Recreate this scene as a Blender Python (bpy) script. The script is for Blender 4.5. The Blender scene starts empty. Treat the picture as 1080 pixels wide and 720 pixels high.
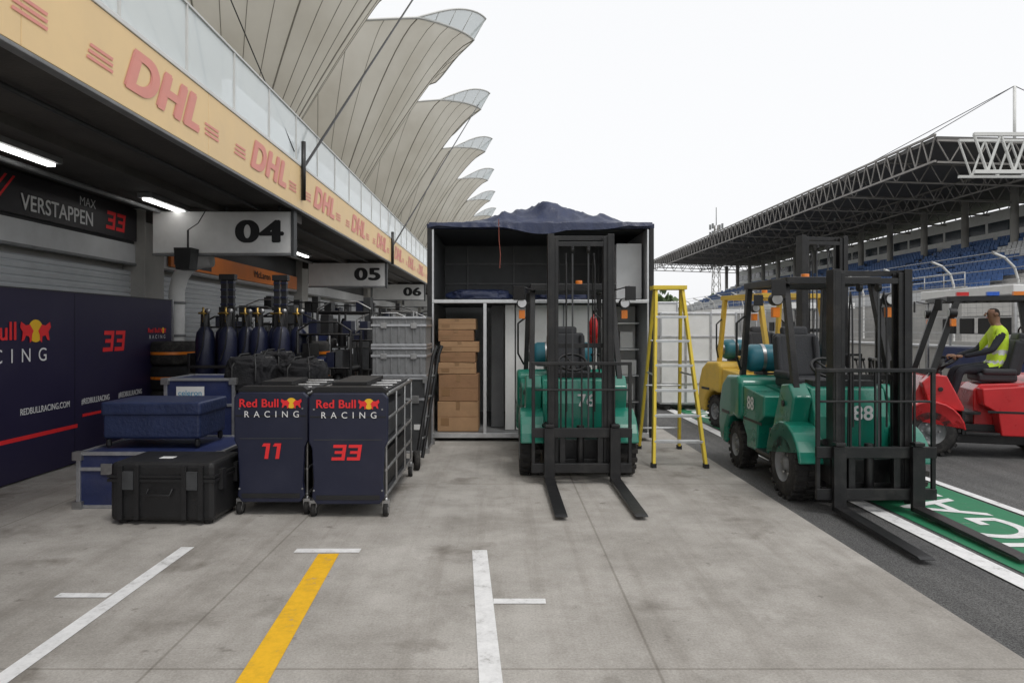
import bpy, bmesh, math, random
from mathutils import Vector, Matrix, Euler, noise
random.seed(7)
scene=bpy.context.scene
R=math.radians
# ------------------------------------------------------------------ materials
def M(name,col,rough=.5,metal=0.,var=.12,scale=5.,bump=0.0,bscale=60.,rvar=.12,spec=.5,coat=0.,dust=0.):
    m=bpy.data.materials.new(name); m.use_nodes=True
    nt=m.node_tree; N=nt.nodes; L=nt.links
    b=N['Principled BSDF']
    tc=N.new('ShaderNodeTexCoord')
    n=N.new('ShaderNodeTexNoise'); n.inputs['Scale'].default_value=scale; n.inputs['Detail'].default_value=4; n.inputs['Roughness'].default_value=.62
    L.new(tc.outputs['Object'],n.inputs['Vector'])
    r=N.new('ShaderNodeValToRGB')
    c=col
    r.color_ramp.elements[0].position=.3; r.color_ramp.elements[1].position=.7
    r.color_ramp.elements[0].color=(c[0]*(1-var),c[1]*(1-var),c[2]*(1-var),1)
    r.color_ramp.elements[1].color=(min(1,c[0]*(1+var)),min(1,c[1]*(1+var)),min(1,c[2]*(1+var)),1)
    L.new(n.outputs['Fac'],r.inputs['Fac'])
    src=r.outputs['Color']
    if dust>0:
        n3=N.new('ShaderNodeTexNoise'); n3.inputs['Scale'].default_value=scale*.35+1.3; n3.inputs['Detail'].default_value=6; n3.inputs['Roughness'].default_value=.75
        L.new(tc.outputs['Object'],n3.inputs['Vector'])
        mr=N.new('ShaderNodeMapRange'); mr.inputs['From Min'].default_value=.48; mr.inputs['From Max'].default_value=.75; mr.inputs['To Max'].default_value=dust
        L.new(n3.outputs['Fac'],mr.inputs['Value'])
        mx=N.new('ShaderNodeMix'); mx.data_type='RGBA'
        L.new(mr.outputs['Result'],mx.inputs['Factor']); L.new(src,mx.inputs[6]); mx.inputs[7].default_value=(.24,.22,.19,1)
        src=mx.outputs[2]
    L.new(src,b.inputs['Base Color'])
    mr2=N.new('ShaderNodeMapRange'); mr2.inputs['To Min'].default_value=max(0.03,rough-rvar); mr2.inputs['To Max'].default_value=min(1,rough+rvar)
    L.new(n.outputs['Fac'],mr2.inputs['Value']); L.new(mr2.outputs['Result'],b.inputs['Roughness'])
    b.inputs['Metallic'].default_value=metal
    b.inputs['Specular IOR Level'].default_value=spec
    b.inputs['Coat Weight'].default_value=coat
    if bump>0.06:
        n2=N.new('ShaderNodeTexNoise'); n2.inputs['Scale'].default_value=bscale; n2.inputs['Detail'].default_value=3
        L.new(tc.outputs['Object'],n2.inputs['Vector'])
        bp=N.new('ShaderNodeBump'); bp.inputs['Strength'].default_value=bump; bp.inputs['Distance'].default_value=.02
        L.new(n2.outputs['Fac'],bp.inputs['Height']); L.new(bp.outputs['Normal'],b.inputs['Normal'])
    return m
def emis(name,col,s):
    m=M(name,col,.4); b=m.node_tree.nodes['Principled BSDF']
    b.inputs['Emission Color'].default_value=(*col,1); b.inputs['Emission Strength'].default_value=s; return m

black=M('black_steel',(.009,.009,.010),.40,.0,.3,8,.12,90,dust=.10)
blackpl=M('black_plastic',(.011,.011,.012),.5,0,.2,8,.2,120)
rubber=M('tyre_rubber',(.018,.017,.017),.85,0,.3,10,.4,80,dust=.30)
steel=M('worn_steel',(.38,.38,.38),.38,.85,.2,10,.1)
alu=M('aluminium',(.62,.63,.64),.35,.9,.1,12,.05)
greym=M('grey_paint',(.20,.205,.21),.5,0,.2,6,.1)
dgrey=M('dark_grey',(.045,.047,.05),.6,0,.25,6,.1)
white=M('white_paint',(.74,.74,.73),.5,0,.06,4,.05,dust=.12)
offw=M('offwhite_panel',(.56,.57,.58),.5,0,.08,3,.05,dust=.15)
green=M('green_paint',(.008,.19,.13),.30,0,.12,4,.04,dust=.18,coat=.4)
yellowp=M('yellow_paint',(.66,.43,.06),.4,0,.1,4,.04,dust=.2)
redp=M('red_paint',(.55,.016,.02),.30,0,.12,4,.04,dust=.08,coat=.4)
teal=M('teal_cylinder',(.02,.17,.23),.4,0,.12,6,.05,dust=.2)
orange=M('orange_lens',(.8,.22,.02),.3,0,.1)
redl=M('red_lens',(.6,.02,.02),.3,0,.1)
bluel=M('blue_lens',(.02,.12,.6),.3,0,.1)
lens=M('lamp_glass',(.6,.6,.6),.12,.4,.1)
seatm=M('seat_vinyl',(.030,.032,.037),.6,0,.2,8,.2)
navy=M('navy_panel',(.010,.013,.036),.36,0,.12,2,.05,dust=.04)
navyb=M('navy_hoarding',(.017,.013,.046),.5,0,.1,.8,.04,20,dust=.03)
navycase=M('navy_case',(.018,.028,.095),.45,0,.2,5,.15,dust=.12)
tarp=M('tarpaulin',(.018,.028,.075),.42,0,.2,4,.3,30)
fabric=M('black_fabric',(.009,.009,.011),.85,0,.3,8,.5,60)
redt=M('red_graphic',(.78,.025,.03),.5,0,.05)
whitet=M('white_graphic',(.78,.78,.78),.5,0,.03)
blackt=M('black_graphic',(.012,.012,.014),.5,0,.05)
yelt=M('yellow_graphic',(.85,.50,.02),.5,0,.05)
dhlr=M('pink_red_graphic',(.82,.33,.27),.55,0,.05)
fasc=M('gold_fascia',(.90,.65,.34),.5,0,.05,1.2,.02,10,dust=.05)
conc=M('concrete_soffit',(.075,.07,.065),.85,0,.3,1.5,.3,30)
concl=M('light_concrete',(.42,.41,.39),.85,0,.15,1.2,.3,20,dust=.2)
shut=M('shutter_metal',(.56,.58,.60),.45,.1,.06,1,.02,dust=.15)
bannerb=M('banner_black',(.02,.018,.022),.5,0,.2,2)
bannero=M('banner_orange',(.72,.20,.03),.5,0,.1,2)
card=M('cardboard',(.43,.26,.14),.85,0,.1,5,.15,40)
card2=M('cardboard_dark',(.34,.19,.10),.85,0,.1,5,.15,40)
tape=M('packing_tape',(.30,.17,.08),.3,0,.05)
ladm=M('yellow_fibreglass',(.78,.58,.05),.45,0,.08,8,.1,dust=.12)
brass=M('brass',(.55,.36,.1),.35,.9,.1)
skin=M('skin',(.30,.16,.10),.55,0,.08)
hair=M('hair',(.03,.02,.015),.8,0,.2,40,.5)
hivis=M('hi_vis_yellow',(.62,.85,.05),.7,0,.06,20,.2)
reflm=M('reflective_tape',(.6,.6,.6),.35,.3,.05)
jacket=M('dark_jacket',(.02,.022,.03),.8,0,.2,20,.4)
roofm=M('grandstand_roof_sheet',(.12,.115,.11),.7,0,.2,.3,.1,5)
steelw=M('grandstand_steel',(.27,.255,.24),.6,.1,.2,1)
steelwh=M('white_steel',(.66,.66,.64),.5,.1,.1,1)
seatb=M('blue_seats',(.05,.12,.30),.6,0,.25,.5)
standc=M('stand_concrete',(.38,.37,.35),.9,0,.2,.4,.2,5)
glassd=M('dark_glass',(.03,.04,.05),.12,0,.2)
alc=M('case_edge_aluminium',(.50,.51,.53),.4,.8,.15,12)

def mix_alpha(name,col,alpha,rough):
    m=bpy.data.materials.new(name); m.use_nodes=True; b=m.node_tree.nodes['Principled BSDF']
    nt=m.node_tree
    n=nt.nodes.new('ShaderNodeTexNoise'); n.inputs['Scale'].default_value=1.3
    mr=nt.nodes.new('ShaderNodeMapRange'); mr.inputs['To Min'].default_value=alpha-.06; mr.inputs['To Max'].default_value=alpha+.06
    nt.links.new(n.outputs['Fac'],mr.inputs['Value']); nt.links.new(mr.outputs['Result'],b.inputs['Alpha'])
    b.inputs['Base Color'].default_value=(*col,1); b.inputs['Roughness'].default_value=rough
    return m
balg=mix_alpha('balustrade_glass',(.84,.92,.94),.72,.08)
def fabric_mat():
    m=bpy.data.materials.new('tensile_membrane'); m.use_nodes=True; nt=m.node_tree; N=nt.nodes; L=nt.links
    N.remove(N['Principled BSDF']); out=N['Material Output']
    tc=N.new('ShaderNodeTexCoord'); n=N.new('ShaderNodeTexNoise'); n.inputs['Scale'].default_value=.5; n.inputs['Detail'].default_value=6
    L.new(tc.outputs['Object'],n.inputs['Vector'])
    r=N.new('ShaderNodeValToRGB'); r.color_ramp.elements[0].position=.3; r.color_ramp.elements[1].position=.7
    r.color_ramp.elements[0].color=(.60,.565,.49,1); r.color_ramp.elements[1].color=(.75,.72,.65,1)
    L.new(n.outputs['Fac'],r.inputs['Fac'])
    d=N.new('ShaderNodeBsdfDiffuse'); t=N.new('ShaderNodeBsdfTranslucent'); mx=N.new('ShaderNodeMixShader'); mx.inputs[0].default_value=.42
    L.new(r.outputs['Color'],d.inputs['Color']); L.new(r.outputs['Color'],t.inputs['Color'])
    L.new(d.outputs[0],mx.inputs[1]); L.new(t.outputs[0],mx.inputs[2]); L.new(mx.outputs[0],out.inputs['Surface'])
    return m
membrane=fabric_mat()
seam=M('membrane_seam',(.28,.26,.22),.8,0,.1)

# ------------------------------------------------------------------ builder
class B:
    def __init__(s): s.v=[];s.f=[];s.m=[];s.s=[];s.mats=[]
    def mi(s,m):
        if m not in s.mats: s.mats.append(m)
        return s.mats.index(m)
    def add(s,vs,fs,mat,smooth=False):
        o=len(s.v); s.v+= [tuple(v) for v in vs]; k=s.mi(mat)
        for i,f in enumerate(fs):
            s.f.append(tuple(o+j for j in f)); s.m.append(k)
            s.s.append(smooth if isinstance(smooth,bool) else smooth[i])
    def box(s,c,d,mat,rot=None):
        hx,hy,hz=d[0]/2,d[1]/2,d[2]/2
        vs=[Vector((x,y,z)) for x in(-hx,hx) for y in(-hy,hy) for z in(-hz,hz)]
        if rot is not None:
            q=Euler(rot).to_matrix(); vs=[q@v for v in vs]
        c=Vector(c); vs=[v+c for v in vs]
        s.add(vs,[(0,1,3,2),(4,6,7,5),(0,4,5,1),(2,3,7,6),(0,2,6,4),(1,5,7,3)],mat)
    def bx(s,x0,x1,y0,y1,z0,z1,mat): s.box(((x0+x1)/2,(y0+y1)/2,(z0+z1)/2),(abs(x1-x0),abs(y1-y0),abs(z1-z0)),mat)
    def cyl(s,a,b,r,mat,seg=12,r2=None,cap=True):
        a=Vector(a);b=Vector(b);r2=r if r2 is None else r2
        d=(b-a); 
        if d.length<1e-6:return
        d.normalize(); u=d.orthogonal().normalized(); w=d.cross(u)
        vs=[];
        for p,rr in((a,r),(b,r2)):
            for i in range(seg):
                t=2*math.pi*i/seg; vs.append(p+u*math.cos(t)*rr+w*math.sin(t)*rr)
        fs=[(i,(i+1)%seg,seg+(i+1)%seg,seg+i) for i in range(seg)]; sm=[True]*seg
        if cap: fs+= [tuple(range(seg))[::-1],tuple(range(seg,2*seg))]; sm+=[False,False]
        s.add(vs,fs,mat,sm)
    def path(s,pts,r,mat,seg=8):
        pts=[Vector(p) for p in pts]; n=len(pts); vs=[];fs=[]
        u=None
        for i,p in enumerate(pts):
            d=(pts[min(i+1,n-1)]-pts[max(i-1,0)]).normalized()
            if u is None: u=d.orthogonal().normalized()
            else:
                u=(u-d*u.dot(d))
                u=u.normalized() if u.length>1e-5 else d.orthogonal().normalized()
            w=d.cross(u)
            for k in range(seg):
                t=2*math.pi*k/seg; vs.append(p+u*math.cos(t)*r+w*math.sin(t)*r)
        for i in range(n-1):
            for k in range(seg):
                fs.append((i*seg+k,i*seg+(k+1)%seg,(i+1)*seg+(k+1)%seg,(i+1)*seg+k))
        s.add(vs,fs,mat,True)
    def beam(s,a,b,w,h,mat):
        a=Vector(a);b=Vector(b); d=b-a; L=d.length; d.normalize()
        up=Vector((0,0,1)) if abs(d.z)<.95 else Vector((0,1,0))
        x=d.cross(up).normalized(); z=x.cross(d)
        vs=[]
        for p in(a,b):
            for sx,sz in((-1,-1),(1,-1),(1,1),(-1,1)): vs.append(p+x*sx*w/2+z*sz*h/2)
        s.add(vs,[(3,2,1,0),(4,5,6,7),(0,1,5,4),(1,2,6,5),(2,3,7,6),(3,0,4,7)],mat)
    def prism(s,pts,x0,x1,mat,axis='x'):
        n=len(pts)
        def P(x,a,b): return (x,a,b) if axis=='x' else ((a,x,b) if axis=='y' else (a,b,x))
        vs=[P(x0,*p) for p in pts]+[P(x1,*p) for p in pts]
        fs=[tuple(range(n))[::-1],tuple(range(n,2*n))]+[(i,(i+1)%n,n+(i+1)%n,n+i) for i in range(n)]
        s.add(vs,fs,mat)
    def lathe(s,prof,c,axis,mat,seg=28):
        a=Vector(axis).normalized(); u=a.orthogonal().normalized(); w=a.cross(u); c=Vector(c); vs=[];fs=[]
        for ax,r in prof:
            for k in range(seg):
                t=2*math.pi*k/seg; vs.append(c+a*ax+(u*math.cos(t)+w*math.sin(t))*r)
        for i in range(len(prof)-1):
            for k in range(seg): fs.append((i*seg+k,i*seg+(k+1)%seg,(i+1)*seg+(k+1)%seg,(i+1)*seg+k))
        s.add(vs,fs,mat,True)
    def torus(s,c,axis,R1,r,mat,seg=28,rs=8):
        a=Vector(axis).normalized();u=a.orthogonal().normalized();w=a.cross(u);c=Vector(c)
        pts=[c+(u*math.cos(2*math.pi*i/seg)+w*math.sin(2*math.pi*i/seg))*R1 for i in range(seg+1)]
        s.path(pts,r,mat,rs)
    def done(s,name,parent=None,bevel=0.,seg=2):
        me=bpy.data.meshes.new(name); me.from_pydata(s.v,[],s.f)
        for m in s.mats: me.materials.append(m)
        me.polygons.foreach_set('material_index',s.m); me.polygons.foreach_set('use_smooth',s.s)
        bm=bmesh.new(); bm.from_mesh(me); bmesh.ops.recalc_face_normals(bm,faces=bm.faces); bm.to_mesh(me); bm.free()
        me.update()
        o=bpy.data.objects.new(name,me); scene.collection.objects.link(o)
        if parent: o.parent=parent
        if bevel>0:
            md=o.modifiers.new('bevel','BEVEL'); md.width=bevel; md.segments=seg; md.limit_method='ANGLE'; md.angle_limit=R(35)
        return o
def empty(name,loc=(0,0,0),rz=0,sc=1):
    e=bpy.data.objects.new(name,None); e.empty_display_size=.2; scene.collection.objects.link(e)
    e.location=loc; e.rotation_euler=(0,0,rz); e.scale=(sc,)*3; return e
FACE={'-y':(R(90),0,0),'x':(R(90),0,R(90)),'up':(0,0,0),'upx':(0,0,R(90)),'y':(R(90),0,R(180)),'-x':(R(90),0,R(-90))}
def text(sv,size,loc,face,mat,parent,name='lettering',bold=.0,shear=0,align='CENTER',sx=1.,space=1.,step=.0006):
    cu=bpy.data.curves.new('t','FONT'); cu.body=sv; cu.size=size; cu.shear=shear; cu.align_x=align; cu.align_y='CENTER'; cu.space_character=space*(1+bold*.8)
    o=bpy.data.objects.new('t',cu); scene.collection.objects.link(o)
    dg=bpy.context.evaluated_depsgraph_get(); me=bpy.data.meshes.new_from_object(o.evaluated_get(dg))
    bpy.data.objects.remove(o)
    if bold>0:
        V=[v.co.copy() for v in me.vertices]; F=[tuple(p.vertices) for p in me.polygons]; vs=[];fs=[]
        d=bold*size*.55
        for i,(dx,dy) in enumerate(((0,0),(-d,0),(d,0),(-d*.6,d*.5),(d*.6,-d*.5),(d*.6,d*.5),(-d*.6,-d*.5))):
            o0=len(vs); vs+=[(v.x+dx,v.y+dy,i*step) for v in V]; fs+=[tuple(o0+j for j in f) for f in F]
        me=bpy.data.meshes.new(name); me.from_pydata(vs,[],fs)
    me.materials.clear(); me.materials.append(mat)
    q=bpy.data.objects.new(name,me); scene.collection.objects.link(q)
    q.location=loc; q.rotation_euler=FACE[face] if isinstance(face,str) else face; q.scale=(sx,1,1); q.parent=parent
    return q
def block3(b,P,mat,three=True):
    if three:
        for a,c,d,e in((0,.80,.9,1.0),(.15,.42,.9,.60),(0,.0,.9,.20)): b.add([P(a,c),P(d,c),P(d,e),P(a,e)],[(0,1,2,3)],mat)
        for c,e in((.20,.42),(.60,.80)): b.add([P(.66,c),P(.9,c),P(.9,e),P(.66,e)],[(0,1,2,3)],mat)
    else:
        b.add([P(.40,0),P(.66,0),P(.66,1),P(.40,1)],[(0,1,2,3)],mat); b.add([P(.10,.8),P(.40,.8),P(.40,1),P(.2,1)],[(0,1,2,3)],mat)
def race_number(s,h,loc,face,parent):
    Rm=Euler(FACE[face]).to_matrix(); loc=Vector(loc); b=B(); w=h*.98
    for i,ch in enumerate(s):
        ox=(i-len(s)/2)*w*(1.0 if ch=='3' else .72)
        P=lambda a,c: loc+Rm@Vector((ox+a*w*.95+(c-.5)*h*.15,(c-.5)*h,0))
        block3(b,P,redt,ch=='3')
    b.done('number_graphic',parent)
def bull_logo(loc,face,s,parent,racing=True):
    Rm=Euler(FACE[face]).to_matrix(); loc=Vector(loc)
    def P(a,b,n=0.): return loc+Rm@Vector((a*s,b*s,n))
    text('Red Bull',s*.54,P(-.55,0),face,redt,parent,'logo_lettering',.05,step=.0004)
    b=B(); seg=20; cx=.98
    b.add([P(cx+.25*math.cos(t*2*math.pi/seg),.02+.25*math.sin(t*2*math.pi/seg)) for t in range(seg)],[tuple(range(seg))],yelt)
    for sg in(-1,1):
        sh=[(.10,.02),(.25,.16),(.42,.14),(.62,.22),(.66,.10),(.55,.0),(.60,-.2),(.50,-.18),(.42,-.08),(.28,-.1),(.26,-.24),(.18,-.2),(.16,-.06)]
        b.add([P(cx+sg*x*.75,y,.002) for x,y in sh],[tuple(range(len(sh))) if sg>0 else tuple(range(len(sh)))[::-1]],redt)
    b.done('logo_bulls',parent)
    if racing: text('RACING',s*.42,P(.05,-.52),face,whitet,parent,'logo_lettering',.0,space=2.0)

# ------------------------------------------------------------------ ground
def ground_mat(kind):
    m=bpy.data.materials.new(kind); m.use_nodes=True; nt=m.node_tree; N=nt.nodes; L=nt.links; b=N['Principled BSDF']
    tc=N.new('ShaderNodeTexCoord'); P=tc.outputs['Object']
    def noise_(sc,det=6,ro=.6,dist=0,vec=P):
        n=N.new('ShaderNodeTexNoise'); n.inputs['Scale'].default_value=sc; n.inputs['Detail'].default_value=det; n.inputs['Roughness'].default_value=ro; n.inputs['Distortion'].default_value=dist
        L.new(vec,n.inputs['Vector']); return n.outputs['Fac']
    def ramp(f,a,bp,ca,cb):
        r=N.new('ShaderNodeValToRGB'); r.color_ramp.elements[0].position=a; r.color_ramp.elements[1].position=bp
        r.color_ramp.elements[0].color=(*ca,1); r.color_ramp.elements[1].color=(*cb,1); L.new(f,r.inputs['Fac']); return r.outputs['Color']
    def mul(a,bb,fac=1.):
        x=N.new('ShaderNodeMix'); x.data_type='RGBA'; x.blend_type='MULTIPLY'; x.inputs['Factor'].default_value=fac
        L.new(a,x.inputs[6]); L.new(bb,x.inputs[7]); return x.outputs[2]
    def off(v):
        mp=N.new('ShaderNodeMapping'); mp.inputs['Location'].default_value=v; L.new(P,mp.inputs['Vector']); return mp.outputs[0]
    if kind=='apron_concrete':
        c=ramp(noise_(.40,6,.65,.4),.34,.66,(.33,.312,.288),(.50,.482,.456))
        c=mul(c,ramp(noise_(2.0,7,.75,0),.36,.62,(.78,.765,.745),(1.06,1.05,1.04)))
        # broad damp/oil blotches with soft edges
        c=mul(c,ramp(noise_(1.3,5,.62,.2,off((13,4,0))),.30,.42,(.60,.58,.555),(1,1,1)))
        # small dark spots
        c=mul(c,ramp(noise_(5.5,4,.6,0,off((3,9,0))),.27,.34,(.55,.53,.51),(1,1,1)),.9)
        c=mul(c,ramp(noise_(22,3,.6,0,off((1,1,0))),.24,.30,(.45,.43,.41),(1,1,1)),.8)
        c=mul(c,ramp(noise_(75,4,.75),.3,.64,(.72,.72,.715),(1.07,1.07,1.07)))
        # tyre scuffs along the lane
        mp=N.new('ShaderNodeMapping'); mp.inputs['Scale'].default_value=(4.5,.22,1); mp.inputs['Rotation'].default_value=(0,0,.08); L.new(P,mp.inputs['Vector'])
        c=mul(c,ramp(noise_(1.2,6,.65,0,mp.outputs[0]),.33,.50,(.80,.785,.77),(1,1,1)),.8)
        sep=N.new('ShaderNodeSeparateXYZ'); L.new(P,sep.inputs[0])
        for ax,per,of in(('X',2.45,-.75),('Y',3.9,.6)):
            a=N.new('ShaderNodeMath'); a.operation='ADD'; a.inputs[1].default_value=of+100*per; L.new(sep.outputs[ax],a.inputs[0])
            mo=N.new('ShaderNodeMath'); mo.operation='PINGPONG'; mo.inputs[1].default_value=per/2; L.new(a.outputs[0],mo.inputs[0])
            c=mul(c,ramp(mo.outputs[0],.003,.011,(.55,.53,.50),(1,1,1)),.75)
        # dirty strip against the asphalt edge
        c=mul(c,ramp(sep.outputs['X'],0,1,(1,1,1),(1,1,1)),0)
        rough=.8
    elif kind=='asphalt':
        c=ramp(noise_(.7,6,.7,.4),.3,.7,(.062,.062,.064),(.100,.099,.097))
        c=mul(c,ramp(noise_(110,3,.85),.38,.60,(.30,.30,.30),(2.0,2.0,1.98)))
        mp=N.new('ShaderNodeMapping'); mp.inputs['Scale'].default_value=(3,.12,1); L.new(P,mp.inputs['Vector'])
        c=mul(c,ramp(noise_(1.2,5,.6,0,mp.outputs[0]),.35,.65,(.70,.70,.70),(1.1,1.1,1.1)),.9)
        rough=.85
    elif kind=='grass_ground':
        c=ramp(noise_(.3,5,.7),.3,.7,(.04,.07,.02),(.10,.12,.05)); rough=.95
    L.new(c,b.inputs['Base Color']); b.inputs['Roughness'].default_value=rough
    bp=N.new('ShaderNodeBump'); bp.inputs['Strength'].default_value=.35 if kind!='asphalt' else .6; bp.inputs['Distance'].default_value=.006
    L.new(noise_(90 if kind!='asphalt' else 140,3,.7),bp.inputs['Height']); L.new(bp.outputs['Normal'],b.inputs['Normal'])
    return m
def paint_mat(name,col,wear):
    m=bpy.data.materials.new(name); m.use_nodes=True; nt=m.node_tree;N=nt.nodes;L=nt.links;b=N['Principled BSDF']
    tc=N.new('ShaderNodeTexCoord'); n=N.new('ShaderNodeTexNoise'); n.inputs['Scale'].default_value=7; n.inputs['Detail'].default_value=9; n.inputs['Roughness'].default_value=.82
    L.new(tc.outputs['Object'],n.inputs['Vector'])
    r=N.new('ShaderNodeValToRGB'); r.color_ramp.elements[0].position=wear-.06; r.color_ramp.elements[1].position=wear+.06
    r.color_ramp.elements[0].color=(.32,.31,.29,1); r.color_ramp.elements[1].color=(col[0]*.85,col[1]*.85,col[2]*.85,1)
    e=r.color_ramp.elements.new(min(.95,wear+.2)); e.color=(*col,1)
    L.new(n.outputs['Fac'],r.inputs['Fac']); L.new(r.outputs['Color'],b.inputs['Base Color']); b.inputs['Roughness'].default_value=.6
    return m
gconc=ground_mat('apron_concrete'); gasph=ground_mat('asphalt'); ggrass=ground_mat('grass_ground')
pw=paint_mat('road_paint_white',(.80,.80,.80),.38); py_=paint_mat('road_paint_yellow',(.85,.48,.015),.36); pg=paint_mat('road_paint_green',(.015,.19,.085),.36)
def sheet(name,x0,x1,y0,y1,z,mat,parent=None):
    b=B(); b.add([(x0,y0,z),(x1,y0,z),(x1,y1,z),(x0,y1,z)],[(0,1,2,3)],mat); return b.done(name,parent)
sheet('ground',-900,900,-300,1500,-.012,ggrass)
sheet('pit_lane_asphalt',-6,60,-40,400,-.006,gasph)
sheet('concrete_apron',-20,2.6,-40,160,0,gconc)
b=B()
def line(x0,y0,x1,y1,w,z=.004,mat=pw):
    d=Vector((x1-x0,y1-y0)).normalized(); n=Vector((-d.y,d.x))*w/2
    b.add([(x0-n.x,y0-n.y,z),(x1-n.x,y1-n.y,z),(x1+n.x,y1+n.y,z),(x0+n.x,y0+n.y,z)],[(0,3,2,1)],mat)
line(-2.33,1.0,-2.36,5.12,.10)
line(-2.74,4.2,-2.42,4.2,.07)
line(-1.07,1.5,-1.265,4.97,.15,.004,py_)
line(-1.53,5.04,-1.05,5.04,.09)
line(.05,1.5,-.17,5.05,.11)
line(-.055,4.11,.26,4.11,.075)
line(3.36,-5,3.36,120,.16)
line(4.62,-5,4.62,120,.10)
line(9.6,-5,9.6,120,.12)
b.add([(3.50,-5,.0),(4.54,-5,.0),(4.54,120,.0),(3.50,120,.0)],[(0,1,2,3)],pg)
pm=b.done('painted_markings')
for k in range(8):
    text('OBRIGADO SP',.92,(4.02,6.2+k*9,.004),'upx',pw,pm,'painted_lettering',0)

# ------------------------------------------------------------------ pit building
pit=empty('pit_building')
Y0,Y1=-4,96
b=B()
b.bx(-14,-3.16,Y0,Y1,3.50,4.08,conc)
b.bx(-14.3,-5.9,Y0,Y1,0,3.49,concl)
b.done('slab_and_core',pit)
b=B()
k=Y0
while k<Y1:
    b.bx(-3.155,-3.10,k,k+2.795,3.46,4.11,fasc); k+=2.8
b.done('fascia',pit,.004)
b=B(); b.bx(-3.26,-3.09,Y0,Y1,4.115,4.16,white); b.bx(-3.18,-3.095,Y0,Y1,3.425,3.455,greym); b.done('fascia_trim',pit,.005)
for k in range(22):
    c=3.45+k*2.8
    if c>62:break
    text('DHL',.50,(-3.095,c,3.79),'x',dhlr,pit,'fascia_lettering',.13,.35,sx=1.3)
b=B()
for k in range(22):
    c=3.45+k*2.8
    for sd in(-1,1):
        for j in range(3):
            z=3.66+j*.05; a=c+sd*.95; x0,x1=(a-.22+j*.02,a+.12) if sd<0 else (a-.1,a+.24)
            b.add([(-3.094,x0,z),(-3.094,x1,z),(-3.094,x1+.01,z+.026),(-3.094,x0+.01,z+.026)],[(0,1,2,3)],dhlr)
b.done('fascia_stripes',pit)
b=B(); g=B()
k=Y0
while k<Y1:
    b.bx(-3.165,-3.135,k-.013,k+.013,4.16,4.86,steelwh)
    g.add([(-3.15,k+.02,4.18),(-3.15,k+1.18,4.18),(-3.15,k+1.18,4.86),(-3.15,k+.02,4.86)],[(0,1,2,3)],balg)
    k+=1.2
b.bx(-3.17,-3.13,Y0,Y1,4.862,4.885,steelwh)
b.bx(-3.7,-3.6,9,Y1,4.16,4.92,white)
b.done('balustrade_rail',pit); g.done('balustrade_glass',pit)
b=B()
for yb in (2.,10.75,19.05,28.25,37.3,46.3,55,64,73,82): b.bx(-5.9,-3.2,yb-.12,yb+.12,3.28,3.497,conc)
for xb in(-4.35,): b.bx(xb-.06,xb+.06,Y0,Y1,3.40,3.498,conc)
b.path([(-5.2,Y0,3.40),(-5.2,60,3.40)],.03,greym)
b.path([(-5.35,Y0,3.42),(-5.35,60,3.42)],.02,dgrey)
b.path([(-3.7,Y0,3.44),(-3.7,60,3.44)],.025,dgrey)
b.done('soffit_beams',pit)
lampm=emis('tube_light',(1,.98,.95),5)
b=B();h=B()
for ya,yb2 in((6.2,7.45),(9.4,10.5),(12.6,13.7),(16,17.2),(20,21.2),(24,25.2),(30,31.2),(34,35.2)):
    b.bx(-4.96,-4.88,ya,yb2,3.40,3.43,lampm); h.bx(-5.02,-4.82,ya-.03,yb2+.03,3.431,3.496,greym)
b.done('strip_light_tubes',pit); h.done('strip_light_housings',pit)
def shutter(y0,y1,z0,z1,x=-5.80):
    b=B(); n=int((z1-z0)/.09); vs=[];fs=[]
    for i in range(n):
        z=z0+i*.09
        for dz,dx in((0,0),(.012,.022),(.06,.03),(.082,.0)):
            vs+=[(x+dx,y0,z+dz),(x+dx,y1,z+dz)]
    for i in range(len(vs)//2-1): fs.append((2*i,2*i+1,2*i+3,2*i+2))
    b.add(vs,fs,shut); return b.done('roller_shutter',pit)
pill=(2.,10.9,19.2,28.4,37.4,46.4,55.,64,73,82)
b=B()
for yb in pill: b.bx(-5.9,-5.55,yb-.30,yb+.30,0,3.49,concl)
b.bx(-5.88,-5.70,Y0,Y1,2.62,2.93,offw)
b.bx(-5.88,-5.72,Y0,Y1,2.935,3.48,dgrey)
b.bx(-5.705,-5.68,Y0,Y1,2.60,2.64,greym)
b.done('pillars_and_lintel',pit,.01)
for i in range(len(pill)-1): shutter(pill[i]+.3,pill[i+1]-.3,.02,2.62)
b=B(); b.bx(-20,-13.2,Y0,Y1,4.09,7.5,offw)
for k in range(20): b.bx(-13.2,-13.17,Y0+2+k*4.8,Y0+5.6+k*4.8,4.4,6.8,glassd)
b.done('upper_storey',pit)
for i,(ys,t) in enumerate(((10.4,'04'),(18.7,'05'),(27.9,'06'),(36.9,'07'),(45.9,'08'),(54.6,'09'))):
    e=empty('garage_number_sign')
    b=B(); b.bx(-5.30,-3.20,ys-.06,ys+.06,2.77,3.40,white); 
    b.done('sign_board',e,.01)
    b=B(); b.bx(-3.197,-3.155,ys-.08,ys+.08,2.72,3.42,dgrey); b.bx(-5.3,-3.2,ys-.07,ys+.07,2.735,2.767,greym)
    for x in(-5.0,-4.2,-3.4): b.cyl((x,ys,3.40),(x,ys,3.495),.02,dgrey)
    b.done('sign_frame',e)
    text(t,.46,(-3.68,ys-.064,3.08),'-y',blackt,e,'sign_number',.09,sx=1.5,space=1.0,step=.001)
e=empty('hanging_loudspeaker')
b=B(); b.prism([(-4.83,2.82),(-4.57,2.82),(-4.60,2.50),(-4.80,2.50)],10.02,10.28,blackpl,'y'); b.cyl((-4.7,10.2,2.8),(-4.7,10.2,3.1),.015,black)
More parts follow.
